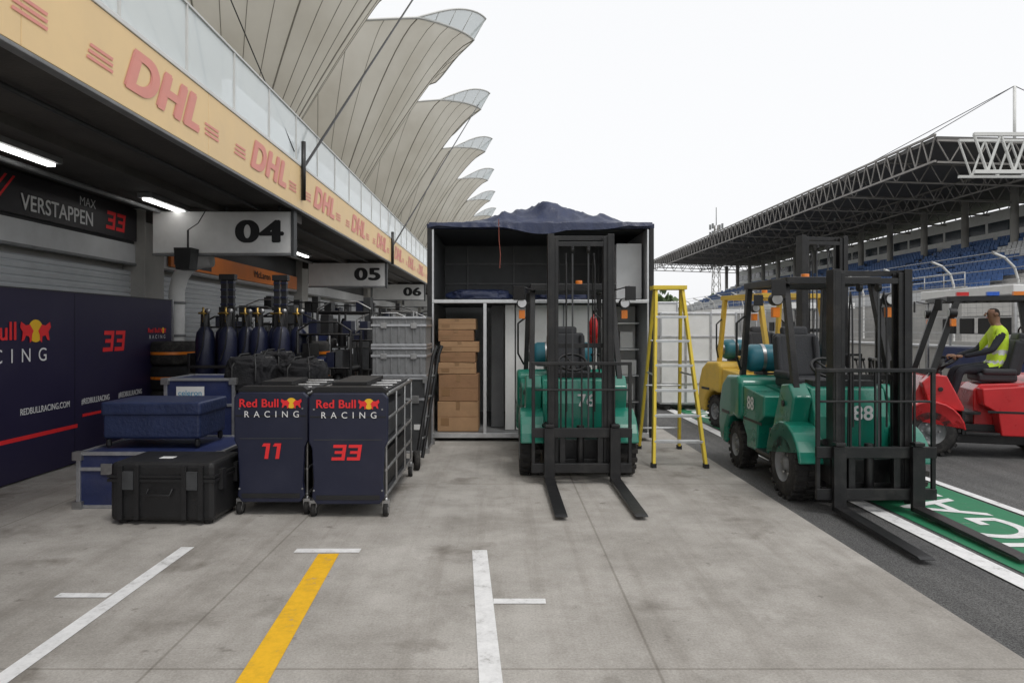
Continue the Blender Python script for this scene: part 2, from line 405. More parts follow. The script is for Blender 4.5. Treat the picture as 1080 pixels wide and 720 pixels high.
b.path([(-4.7,10.2,3.1),(-4.55,10.2,3.2),(-4.4,10.2,3.45)],.008,black); b.done('speaker_cabinet',e,.02)
e=empty('driver_name_banner')
b=B(); b.bx(-5.70,-5.655,1.5,10.55,2.97,3.46,bannerb)
for j in range(5): b.add([(-5.652,7.0+j*.13,2.99),(-5.652,7.04+j*.13,2.99),(-5.652,7.4+j*.13,3.4),(-5.652,7.36+j*.13,3.4)],[(0,1,2,3)],redt)
b.done('banner_board',e)
text('VERSTAPPEN',.27,(-5.65,8.72,3.12),'x',whitet,e,'banner_lettering',.03,sx=.90)
text('MAX',.17,(-5.65,9.3,3.34),'x',whitet,e,'banner_lettering')
race_number('33',.26,(-5.65,10.0,3.19),'x',e)
e=empty('team_banner'); b=B(); b.bx(-5.68,-5.63,11.6,18.7,2.68,3.02,bannero); b.bx(-5.629,-5.625,11.7,13.2,2.72,2.9,dgrey); b.done('banner_board',e)
text('McLaren',.22,(-5.62,16,2.85),'x',blackt,e,'banner_lettering',.01,sx=1.4)
e=empty('ventilation_duct'); b=B()
b.path([(-5.2,10.9,.2),(-5.2,10.9,2.0),(-5.19,10.88,2.25),(-5.12,10.85,2.45),(-4.98,10.8,2.62),(-4.78,10.8,2.70),(-4.6,10.8,2.72)],.12,white,14)
for z in(.9,1.5,2.02): b.cyl((-5.2,10.9,z),(-5.2,10.9,z+.04),.135,greym,16)
b.done('duct_pipe',e)
e=empty('stay_cable'); b=B(); b.cyl((-3.06,10.5,3.6),(-3.06,10.5,4.5),.035,black); b.path([(-3.06,10.5,4.1),(-2.42,18.3,10.4),(-1.9,24.6,15.4)],.022,black); b.done('cable',e)
e=empty('stay_cable'); b=B(); b.cyl((-3.06,19,3.4),(-3.06,19,4.3),.04,black); b.path([(-3.06,19,3.9),(-1.25,36,13.4)],.022,black); b.done('cable',e)
e=empty('stay_cable'); b=B(); b.path([(-3.14,10.3,4.3),(-3.3,6.3,6.55)],.008,black); b.done('cable',e)

# ------------------------------------------------------------------ umbrellas
def umbrella(yc):
    e=empty('tensile_canopy'); cx=-7.7; rx,ry=6.5,4.65; zl,H=4.0,9.6
    n=96;m=14; lob=4
    def pt(t,th,off=0.):
        f=1-.07*abs(math.sin(lob*th))*t*t
        r=t*f
        sag=-.30*abs(math.sin(lob*th))*math.sin(math.pi*min(1,t))*.5
        z=zl+H*(1-(1-t)**1.35)*(1-.12*abs(math.sin(th))**2*t)+sag*.5+off
        return Vector((cx+rx*r*math.cos(th),yc+ry*r*math.sin(th),z))
    b=B(); vs=[];fs=[]
    for j in range(m+1):
        t=.05+.95*j/m
        for i in range(n): vs.append(pt(t,2*math.pi*i/n))
    for j in range(m):
        for i in range(n): fs.append((j*n+i,j*n+(i+1)%n,(j+1)*n+(i+1)%n,(j+1)*n+i))
    b.add(vs,fs,membrane,True); b.done('membrane',e)
    b=B()
    for i in range(32):
        th=2*math.pi*i/32
        b.path([pt(.05+.95*j/m,th,-.015) for j in range(m+1)],.024 if i%4==0 else .011,seam,5)
    b.done('membrane_seams',e)
    b=B()
    b.path([pt(1,2*math.pi*i/n) for i in range(n+1)],.05,steelwh,6)
    a=[]
    for i in range(-16,17):
        th=i*R(45)/16
        w=math.cos(i/16*math.pi/2)
        p=pt(1,th); q=p+Vector((.5*w*math.cos(th),.4*w*math.sin(th),.85*w+.02)); a.append(q)
        if i%4==0: b.cyl(p,q,.018,steelwh,5)
    b.path(a,.04,steelwh,6)
    vs=[]
    for i in range(-16,17):
        vs+=[pt(1,i*R(45)/16),a[i+16]]
    b.add(vs,[(2*i,2*i+1,2*i+3,2*i+2) for i in range(32)],balg)
    b.cyl((cx,yc,4.05),(cx,yc,8.5),.22,steelwh,16)
    b.done('mast_and_rim',e)
for k in range(-1,9): umbrella(10.3+k*9.05)

# ------------------------------------------------------------------ hoarding
e=empty('hoarding_panel')
b=B(); b.bx(-5.20,-5.14,1.0,10.6,.02,2.06,navyb)
b.bx(-5.139,-5.136,2,8.25,.44,.485,redt)
b.bx(-5.139,-5.136,8.35,9.3,.555,.59,redt); b.bx(-5.139,-5.136,9.5,10.3,.60,.625,redt)
b.bx(-5.215,-5.12,10.6,10.63,0,2.08,alu); b.bx(-5.21,-5.13,1,10.6,2.06,2.075,dgrey)
for y in(3.4,5.8,8.2): b.bx(-5.1385,-5.1375,y,y+.006,.03,2.05,blackt)
b.done('printed_panel',e)
bull_logo((-5.134,7.02,1.60),'x',.50,e); bull_logo((-5.134,10.15,1.60),'x',.18,e)
race_number('33',.27,(-5.134,9.05,1.47),'x',e)
text('REDBULLRACING.COM',.10,(-5.134,7.68,.74),'x',whitet,e,'panel_lettering',.01,sx=.80)
text('#REDBULLRACING',.10,(-5.134,8.62,.74),'x',whitet,e,'panel_lettering',.01,sx=.70)
text('#REDBULLRACING',.10,(-5.134,9.42,.74),'x',whitet,e,'panel_lettering',.01,sx=.70)

# ------------------------------------------------------------------ trolleys
def caster(b,x,y,r=.06):
    b.lathe([(-.02,r*.6),(-.02,r),(.02,r),(.02,r*.6)],(x,y,r),(1,0,0),rubber,16)
    b.cyl((x-.022,y,r),(x+.022,y,r),r*.6,steel,12)
    b.box((x,y+.0,r+.05),(.06,.05,.06),steel); b.cyl((x,y,r+.06),(x,y,.16),.018,steel)
def trolley(x0,x1,yf,yb,num):
    e=empty('equipment_trolley'); w=x1-x0; cx=(x0+x1)/2
    b=B()
    pr=[(x0+.03,.18),(x0+.07,.12),(x1-.07,.12),(x1-.03,.18),(x1-.045,.30),(x1-.03,.60),(x1-.002,.66),(x1,.90),(x1,1.04),(x1-.04,1.08),(x0+.04,1.08),(x0,1.04),(x0,.90),(x0+.002,.66),(x0+.03,.60),(x0+.045,.30)]
    b.prism(pr,yf,yf+.05,navy,'y')
    b.done('front_panel',e,.012,3)
    b=B()
    b.prism([(x0+.02,1.0),(x1-.02,1.0),(x1-.02,1.10),(x1-.06,1.13),(x0+.06,1.13),(x0+.02,1.10)],yf+.052,yf+.16,blackpl,'y')
    b.bx(x0+.015,x1-.015,yf-.006,yf+.001,.872,.882,blackpl)
    b.bx(x0+.07,x1-.07,yf-.008,yf+.001,.16,.20,blackpl)
    b.bx(x0+.05,x1-.05,yf-.004,yf+.001,.675,.681,dgrey)
    for x in(x0+.05,x1-.05):
        for z in(.24,.94): b.cyl((x,yf-.006,z),(x,yf+.001,z),.009,greym,10)
    b.done('top_moulding',e,.006)
    b=B()
    xs=(x0+.03,x1-.03)
    for x in xs:
        for y in(yf+.08,yf+.08+(yb-yf)*.33,yf+.08+(yb-yf)*.66,yb): b.cyl((x,y,.16),(x,y,1.06),.013,steel if x==xs[1] else black,8)
        for z in(.18,.40,.62,.84,1.06): b.cyl((x,yf+.06,z),(x,yb,z),.013 if z<1 else .018,steel if z>.7 or x==xs[1] else black,8)
    for z in(.18,.62,1.06):
        for y in(yf+.1,yb): b.cyl((xs[0],y,z),(xs[1],y,z),.014,steel if z>1 else black,8)
        b.bx(xs[0],xs[1],yf+.1,yb,z-.012,z,dgrey)
    b.bx(x0+.07,x1-.07,yf+.15,yb-.08,.19,.52,blackpl); b.bx(x0+.07,x1-.07,yf+.15,yb-.3,.64,.94,dgrey)
    b.bx(x0+.05,x1-.05,yf+.2,yb-.04,1.075,1.09,dgrey)
    for q in range(4):
        yy=yf+.3+q*.27; b.cyl((x0+.05,yy,1.10),(x1-.05,yy,1.10),.012,steel,8)
    b.bx(x0+.12,x1-.25,yf+.35,yb-.5,1.115,1.15,blackpl)
    b.done('frame_and_shelves',e,.003)
    b=B()
    for x in xs:
        for y in(yf+.08,yb-.03): caster(b,x,y)
    b.done('castors',e)
    bull_logo((cx+.0,yf-.010,.985),'-y',.185,e)
    race_number(num,.135,(cx,yf-.008,.57),'-y',e)
    return e
trolley(-2.35,-1.70,5.97,7.35,'11')
trolley(-1.68,-.99,5.90,7.60,'33')

# ------------------------------------------------------------------ flight cases
def case(name,c,d,mat,edge=alc,rz=0,latches=True):
    e=empty(name,(c[0],c[1],c[2]),rz); b=B(); x,y,z=d
    b.bx(-x/2,x/2,-y/2,y/2,.0,z,mat); b.done('shell',e,.01)
    if edge:
        b=B(); t=.018
        for sx in(-1,1):
            for sy in(-1,1): b.box((sx*x/2,sy*y/2,z/2),(t*2,t*2,z+.004),edge)
            for zz in(0.018,z*.72,z): b.box((sx*x/2,0,zz),(t*1.7,y-t*2,t*1.7),edge)
        for sy in(-1,1):
            for zz in(0.018,z*.72,z): b.box((0,sy*y/2,zz),(x-t*2,t*1.7,t*1.7),edge)
        for sx in(-1,1):
            for sy in(-1,1):
                for zz in(.03,z-.02): b.box((sx*x/2,sy*y/2,zz),(.085,.085,.075),steel)
        if latches:
            for px in(-.3,.3): b.box((px*x,-y/2-.012,z*.72),(.10,.015,.10),steel)
            b.box((0,-y/2-.012,z*.4),(.16,.015,.09),blackpl)
            b.box((x*.36,-y/2-.006,z*.35),(.12,.004,.07),white)
        b.done('edging_and_latches',e,.004)
    return e
case('flight_case',(-3.22,6.7,.0),(1.28,.95,.50),navycase)
b=B()
e=empty('covered_case',(-3.32,6.75,.515)); b.bx(-.46,.46,-.3,.3,.08,.42,tarp); 
for sx in(-1,1):
    for sy in(-1,1): b.box((sx*.42,sy*.26,.04),(.05,.05,.09),blackpl)
b.bx(-.475,.475,-.315,.315,.30,.43,tarp)
o=b.done('cover',e,.025,3)
case('flight_case',(-3.48,8.2,.0),(.78,.7,1.05),navycase)
case('flight_case',(-3.25,8.95,.0),(.9,.7,1.0),navycase)
e=empty('shipping_label'); b=B(); b.bx(-3.74,-3.42,7.825,7.828,.82,.97,white); b.done('label',e); text('celeron',.09,(-3.58,7.82,.895),'-y',M('label_blue',(.05,.3,.5)),e)
e=empty('rugged_case',(-2.84,5.98,0),R(-1.5)); b=B(); b.bx(-.44,.44,-.28,.28,.03,.52,blackpl); b.done('shell',e,.04,3)
b=B(); b.bx(-.455,.455,-.295,.295,.36,.385,blackpl); b.bx(-.455,.455,-.295,.295,.395,.415,blackpl)
for x in(-.34,-.2,.2,.34): b.bx(x-.02,x+.02,-.31,-.28,.05,.5,blackpl)
for x in(-.27,.27): b.bx(x-.045,x+.045,-.315,-.285,.30,.45,dgrey)
b.path([(-.1,-.30,.30),(-.1,-.34,.26),(.1,-.34,.26),(.1,-.30,.30)],.012,blackpl)
for y in(-.15,.15): b.bx(.44,.475,y-.04,y+.04,.28,.45,blackpl)
for x in(-.36,.36):
    for y in(-.2,.2): b.cyl((x,y,0),(x,y,.04),.04,rubber)
b.bx(-.12,.0,-.1,-.02,.521,.524,white)
b.done('ribs_and_latches',e,.006)

def bottles(x,y,n=4):
    e=empty('gas_bottle_rack',(x,y,0)); b=B()
    for i,(dx,dy) in enumerate(((-.17,-.05),(.13,-.04),(-.02,.22),(.30,.20))[:n]):
        b.lathe([(0,.0),(0,.125),(1.40,.125),(1.50,.11),(1.56,.07),(1.60,.035),(1.66,.03),(1.66,0)],(dx,dy,.08),(0,0,1),navy,22)
        b.lathe([(.0,.06),(.20,.055),(.22,.03),(.22,.0)],(dx,dy,1.66),(0,0,1),blackpl,12)
        b.cyl((dx,dy-.06,1.72),(dx,dy-.06,1.92),.014,brass,10); b.cyl((dx-.06,dy-.07,1.84),(dx+.06,dy-.07,1.84),.014,brass,8)
        b.lathe([(-.014,0),(-.014,.035),(.014,.035),(.014,0)],(dx+.07,dy-.08,1.87),(0,1,0),steel,12)
        b.path([(dx,dy-.08,1.82),(dx+.06,dy-.15,1.65),(dx+.03,dy-.15,1.40),(dx-.04,dy-.15,1.2)],.009,blackpl,6)
    b.done('bottles',e)
    b=B(); b.bx(-.34,.42,-.2,.34,.02,.07,black)
    for z in(.5,1.1): b.bx(-.34,.42,-.195,-.18,z,z+.04,black)
    for s in(-.34,.42): b.bx(s-.02,s+.02,-.18,.34,.07,1.3,black)
    for a in(.0,.10):
        b.bx(a,a+.075,.05,.12,.07,2.34,blackpl)
        for z in(1.95,2.05,2.15,2.25): b.bx(a-.004,a+.079,.04,.13,z,z+.03,navy)
    b.bx(-.02,.195,.03,.14,1.88,1.93,black); b.bx(-.02,.195,.03,.14,2.30,2.38,blackpl)
    b.done('rack_frame',e,.005); return e
bottles(-3.88,9.35); bottles(-3.20,9.5)

def lump(name,c,d,mat,seed,rough=.12):
    bm=bmesh.new(); bmesh.ops.create_icosphere(bm,subdivisions=5,radius=1)
    for v in bm.verts:
        p=v.co.copy(); q=Vector([math.copysign(abs(a)**.6,a) for a in p])
        n=noise.noise(p*1.7+Vector((seed,0,0)))*rough-abs(noise.noise(p*3.2+Vector((0,seed,0))))*rough*1.1-abs(noise.noise(p*8+Vector((0,seed,2))))*rough*.6
        q*= (1+n); v.co=Vector((q.x*d[0]/2,q.y*d[1]/2,max(0,(q.z+.8))*d[2]/1.8))
    me=bpy.data.meshes.new(name); bm.to_mesh(me); bm.free(); me.materials.append(mat)
    for p in me.polygons:p.use_smooth=True
    o=bpy.data.objects.new(name,me); scene.collection.objects.link(o); o.location=c; return o
def bag(c,d,seed):
    o=lump('kit_bag',c,d,fabric,seed,.16)
    b=B(); 
    for s in(-.22,.22): b.path([(s*d[0],-d[1]*.5,d[2]*.3),(s*d[0],-d[1]*.48,d[2]*.7),(s*.6*d[0],-d[1]*.25,d[2]*1.02),(s*.6*d[0],d[1]*.25,d[2]*1.02)],.013,blackpl,6)
    b.path([(-.4*d[0],0,d[2]*.93),(.4*d[0],0,d[2]*.93)],.008,steel,6); q=b.done('straps',o)
bag((-2.98,8.1,.90),(.62,.5,.42),3); bag((-2.38,8.2,.90),(.58,.5,.38),8); bag((-2.95,8.9,1.0),(.5,.5,.35),12)
case('flight_case',(-2.6,8.4,.0),(1.25,.75,.90),dgrey)
def ribcase(c,d):
    e=empty('ribbed_aluminium_case',c); x,y,z=d; b=B(); b.bx(-x/2,x/2,-y/2,y/2,0,z,greym); b.done('shell',e,.015)
    b=B(); n=int(x/.09)
    for i in range(n): 
        xx=-x/2+.06+i*(x-.12)/(n-1); b.bx(xx-.012,xx+.012,-y/2-.012,-y/2+.002,.05,z-.05,greym)
    for zz in(.015,z*.7,z-.015):b.bx(-x/2-.015,x/2+.015,-y/2-.018,y/2+.018,zz-.015,zz+.015,alc)
    for sx in(-.28,.28): b.bx(sx*x-.04,sx*x+.04,-y/2-.03,-y/2-.01,z*.6,z*.78,steel)
    b.done('ribs_and_trim',e,.004)
for q in range(2): ribcase((-1.36,9.3,1.0-.0+.40*q),(.70,.7,.39))
case('flight_case',(-1.36,9.3,.0),(.72,.7,.98),dgrey)
e=empty('folded_hand_truck'); b=B()
for s in(0,.16): b.path([(-1.00+s*.3,7.95+s,.10),(-.84+s*.3,8.25+s,1.30),(-.80+s*.3,8.30+s,1.42)],.022,black)
for t in(.2,.4,.6,.8): b.cyl((-1.00+.16*t,7.95+.3*t,.1+1.2*t),(-.95+.16*t,8.11+.3*t,.1+1.2*t),.012,steel)
b.lathe([(-.03,.05),(-.03,.11),(.03,.11),(.03,.05)],(-1.0,7.92,.11),(1,.3,0),rubber,20); b.done('frame',e)

def rack(x,y,w,d,h,seed):
    rnd=random.Random(seed); e=empty('storage_rack',(x,y,0),rnd.uniform(-.15,.15)); b=B()
    for sx in(-1,1):
        for sy in(-1,1): b.cyl((sx*w/2,sy*d/2,0),(sx*w/2,sy*d/2,h),.022,black if seed%3 else steel,8)
    for k in range(4):
        z=.15+k*(h-.2)/3
        b.bx(-w/2,w/2,-d/2,d/2,z-.015,z,dgrey)
        for sy in(-1,1): b.cyl((-w/2,sy*d/2,z),(w/2,sy*d/2,z),.016,black,6)
        if k<3:
            xx=-w/2+.05
            while xx<w/2-.15:
                ww=rnd.uniform(.10,.26); hh=rnd.uniform(.12,(h-.2)/3-.08)
                if xx+ww>w/2: break
                m=rnd.choice([blackpl,dgrey,navycase,dgrey,navy,blackpl,blackpl,black,greym,orange if rnd.random()<.35 else black,card if rnd.random()<.4 else black])
                if rnd.random()<.35: b.lathe([(0,0),(0,ww*.42),(hh*.85,ww*.42),(hh,ww*.25),(hh,0)],(xx+ww/2,-.05,z+.002),(0,0,1),m,14)
                else: b.bx(xx,xx+ww-.02,-d/2+.04,d/2-.06,z+.002,z+hh,m)
                xx+=ww
    b.path([(-w/2,-d/2,h),(-w/4,-d/2,h+.12),(w/4,-d/2,h+.12),(w/2,-d/2,h)],.014,black if seed%2 else steel,6)
    for q in range(3):
        hx=rnd.uniform(-w*.4,w*.4); hz=rnd.uniform(.12,.3); b.bx(hx-.06,hx+.06,-.1,.1,h-.05,h-.05+hz,rnd.choice([black,dgrey,navy]))
    b.path([(-w*.3,-d/2-.02,h-.1),(-w*.2,-d/2-.05,h*.5),(0,-d/2-.04,h*.35),(w*.1,-d/2-.05,.5),(w*.2,-d/2-.1,.02)],.012,black,6)
    b.done('frame_and_contents',e,.004)
rs=[(-3.35,10.9,1.0,.6,1.75),(-2.6,11.6,.9,.6,1.95),(-3.7,13.2,1.2,.6,2.0),(-2.3,13.4,1.0,.6,1.8),(-3.5,15.5,1.2,.7,2.0),(-2.4,16.5,1.2,.7,1.9),(-3.2,19.5,1.4,.7,2.1),(-4.5,12.6,1.0,.6,1.9),(-2.0,21,1.4,.7,2.0),(-1.98,10.4,.6,.5,1.5),(-2.45,9.7,.75,.5,1.6),(-4.7,14.4,1.2,.6,2.1),(-4.4,11.1,.8,.5,1.7)]
for i,r in enumerate(rs): rack(*r,seed=i+3)
for (x,y) in((-2.95,10.3),(-4.9,10.2)):
    e=empty('tyre_stack',(x,y,0)); b=B()
    for k in range(4):
        z=.02+k*.36
        b.lathe([(0,.18),(0,.30),(.03,.335),(.30,.335),(.34,.30),(.34,.18),(0,.18)],(0,0,z),(0,0,1),rubber if k%2 else fabric,28)
        b.lathe([(.15,.338),(.19,.338)],(0,0,z),(0,0,1),orange,28)
    b.done('tyres',e)

# ------------------------------------------------------------------ cargo box
e=empty('open_cargo_container'); x0,x1,yf,yb,zt=-1.06,2.16,9.9,12.4,3.10
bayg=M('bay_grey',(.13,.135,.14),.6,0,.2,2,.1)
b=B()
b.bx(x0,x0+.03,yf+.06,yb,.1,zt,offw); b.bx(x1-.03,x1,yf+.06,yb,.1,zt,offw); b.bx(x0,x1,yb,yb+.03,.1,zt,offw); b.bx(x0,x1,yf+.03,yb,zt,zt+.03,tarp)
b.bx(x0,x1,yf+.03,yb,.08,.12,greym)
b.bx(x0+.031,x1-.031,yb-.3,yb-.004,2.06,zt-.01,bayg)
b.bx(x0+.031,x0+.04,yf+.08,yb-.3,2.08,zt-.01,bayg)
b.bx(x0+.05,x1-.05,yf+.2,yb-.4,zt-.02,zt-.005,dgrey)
b.done('walls',e)
b=B()
for x in(x0,x1): b.bx(x-.03,x+.03,yf-.03,yf+.05,.05,zt+.03,black)
b.bx(x0-.035,x1+.035,yf-.031,yf+.051,zt-.02,zt+.045,tarp)
b.bx(x0+.035,x1-.035,yf-.02,yf+.04,.05,.12,alu)
for x in(x0+.05,x1-.05): b.bx(x-.015,x+.015,yf-.01,yf+.04,.12,zt-.03,alu)
b.bx(x0+.035,x1-.035,yf-.015,yf+.05,2.0,2.05,alu)
b.bx(x0+.04,x1-.04,yf+.055,yb-.31,2.0,2.04,greym)
b.bx(-.28,-.23,yf-.01,yf+.04,.12,1.999,alu)
b.bx(-.17,.02,yf+.5,yf+.55,.13,1.98,bayg)
b.bx(.04,.18,yf+.22,yf+.26,.13,1.98,white)
b.bx(.20,1.62,yf+.25,yf+.28,.13,1.98,white); b.bx(.9,.92,yf+.24,yf+.249,.13,1.98,greym); b.bx(1.62,1.65,yf,yf+.3,.13,1.98,alu)
b.bx(1.66,2.10,yf+.9,yf+.93,.13,1.98,white)
for z in(.5,.9,1.3,1.7): b.bx(1.68,2.08,yf+.5,yf+.9,z,z+.02,alu)
for (x,z,w,h) in((1.72,.13,.3,.28),(1.75,.53,.25,.25),(1.72,.93,.33,.22),(1.8,1.33,.2,.25)): b.bx(x,x+w,yf+.55,yf+.85,z,z+h,white)
for x in(-.62,.2,1.0,1.7): b.bx(x-.012,x+.012,yb-.34,yb-.301,2.06,zt-.02,greym)
for z in(2.4,2.75): b.bx(x0+.05,x1-.05,yb-.33,yb-.302,z,z+.03,greym)
b.done('frame_and_partitions',e,.004)
b=B(); b.bx(1.70,2.08,yf+.3,yf+1.6,2.07,2.9,offw); b.bx(.9,1.4,yf+.8,yf+1.5,2.061,2.3,dgrey); b.done('shelf_boxes',e,.01)
lump('folded_tarpaulin',(-.35,10.5,2.05),(1.0,.6,.18),tarp,5)
lump('folded_tarpaulin',(.9,10.6,2.05),(.9,.6,.20),tarp,9)
e=empty('tie_down_strap'); b=B(); b.path([(-.055,9.80,3.2),(-.05,9.84,2.9),(-.03,9.84,2.70),(-.04,9.84,2.5)],.005,M('strap_webbing',(.35,.10,.07),.8)); b.done('strap',e)
zc=.125
for i,(hh,w,dx,mt) in enumerate(((.44,.60,.0,card),(.40,.58,.01,card2),(.17,.56,-.02,card),(.15,.52,.0,card2),(.16,.57,.02,card),(.17,.52,-.03,card2),(.165,.55,-.01,card))):
    e2=empty('cardboard_box',(-.65+dx,10.22,zc),random.uniform(-.04,.04)); b=B(); b.bx(-w/2,w/2,-.22,.22,0,hh-.006,mt); b.done('carton',e2,.008)
    b=B(); b.bx(-w/2+.0,w/2,-.2225,-.2205,hh*.5-.004,hh*.5+.004,card2 if mt==card else tape); b.bx(-.03,.03,-.223,.2,hh-.006,hh-.004,tape); b.bx(-.03,.03,-.2235,-.2215,hh*.72,hh-.006,tape)
    b.bx(-w/2+.05,-w/2+.17,-.2235,-.2212,hh*.2,hh*.45,tape)
    b.done('tape_and_label',e2); zc+=hh
def tarp_sheet():
    nx,ny=150,60; vs=[];fs=[]
    for j in range(ny+1):
        for i in range(nx+1):
            u=i/nx; v=j/ny
            x=-1.06+u*3.22
            if v<.25:
                k=1-v/.25; 
                hem=.05+.13*abs(noise.noise(Vector((x*1.1,3,0))))+.10*math.exp(-((x-.6)/.5)**2)
                y=9.835-.015*k-.03*abs(noise.noise(Vector((x*6,0,0))))*k
                z=3.16-k*hem
            else:
                s=(v-.25)/.75; y=9.835+s*1.9
                p=Vector((x*1.2,y*1.5,0))
                r1=1-abs(noise.noise(p*1.5))*2.4; r2=1-abs(noise.noise(p*4+Vector((5,2,1))))*2.4
                env=.30+.70*math.exp(-((x-.62)/.72)**2)
                plateau=.13*max(0,min(1,(x+.55)/.55))*max(0,min(1,(1.85-x)/.35))
                peak=.13*math.exp(-((x-.70)/.20)**2)
                edge=min(1,u*14,(1-u)*14)
                z=3.16+min(1,s*7)*(max(0,r1)*.12*env+max(0,r2)*.07*env+plateau+peak)*edge*math.sin(math.pi*min(1,s*.75+.22))
                z+=.015*noise.noise(Vector((x*9,y*9,0)))*edge
            vs.append((x,y,z))
    for j in range(ny):
        for i in range(nx):
            a=j*(nx+1)+i; fs.append((a,a+1,a+nx+2,a+nx+1))
    b=B(); b.add(vs,fs,tarp,True); return b.done('tarpaulin_cover')
tarp_sheet()

# ------------------------------------------------------------------ ladder
e=empty('step_ladder',(0,0,0)); b=B(); st=B()
T=[Vector((1.92,8.55,2.13)),Vector((2.25,8.55,2.13))]
F=[Vector((1.78,8.05,.0)),Vector((2.39,8.02,.0))]
Bk=[Vector((1.86,9.3,.0)),Vector((2.40,9.28,.0))]
for i in range(2):
    b.beam(F[i],T[i],.035,.085,ladm)
    b.beam(Bk[i],T[i]+Vector((0,.07,-.02)),.035,.06,ladm)
b.box((2.085,8.59,2.145),(.42,.22,.05),ladm)
for k in range(1,7):
    t=k/7.2; a=F[0].lerp(T[0],t); c=F[1].lerp(T[1],t); st.beam(a,c,.09,.03,alu)
    a=Bk[0].lerp(T[0],t); c=Bk[1].lerp(T[1],t); 
    if k%2: st.cyl(a,c,.012,alu,8)
for i in range(2):
    st.beam(F[i].lerp(T[i],.5),Bk[i].lerp(T[i],.5),.006,.025,alu)
    for P in(F[i],Bk[i]): st.box(P+Vector((0,0,.025)),(.055,.09,.05),blackpl)
b.done('rails',e,.004); st.done('treads_and_braces',e,.002)

# ------------------------------------------------------------------ forklift
def tyre(b,c,r,w,hub,sx):
    prof=[(-w/2,r*.52),(-w/2,r*.80),(-w/2+.015,r*.93),(-w/2+.04,r*.985),(w/2-.04,r*.985),(w/2-.015,r*.93),(w/2,r*.80),(w/2,r*.52)]
    b.lathe(prof,c,(1,0,0),rubber,32)
    c=Vector(c)
    for k in range(20):
        t=2*math.pi*k/20
        for s in(-1,1):
            tt=t+(.08 if s>0 else -.08)
            b.box(c+Vector((s*w*.26,math.cos(tt)*r*.985,math.sin(tt)*r*.985)),(w*.46,.045,.035),rubber,(tt-math.pi/2,0,0))
    b.lathe([(sx*w*.5,r*.53),(sx*w*.42,r*.50),(sx*w*.25,r*.42),(sx*w*.22,r*.2),(sx*w*.40,r*.18),(sx*w*.42,0)],c,(1,0,0),hub,24)
    for k in range(6):
        t=2*math.pi*k/6; p=c+Vector((sx*w*.24,math.cos(t)*r*.32,math.sin(t)*r*.32)); b.cyl(p,p+Vector((sx*.025,0,0)),.014,steel,6)
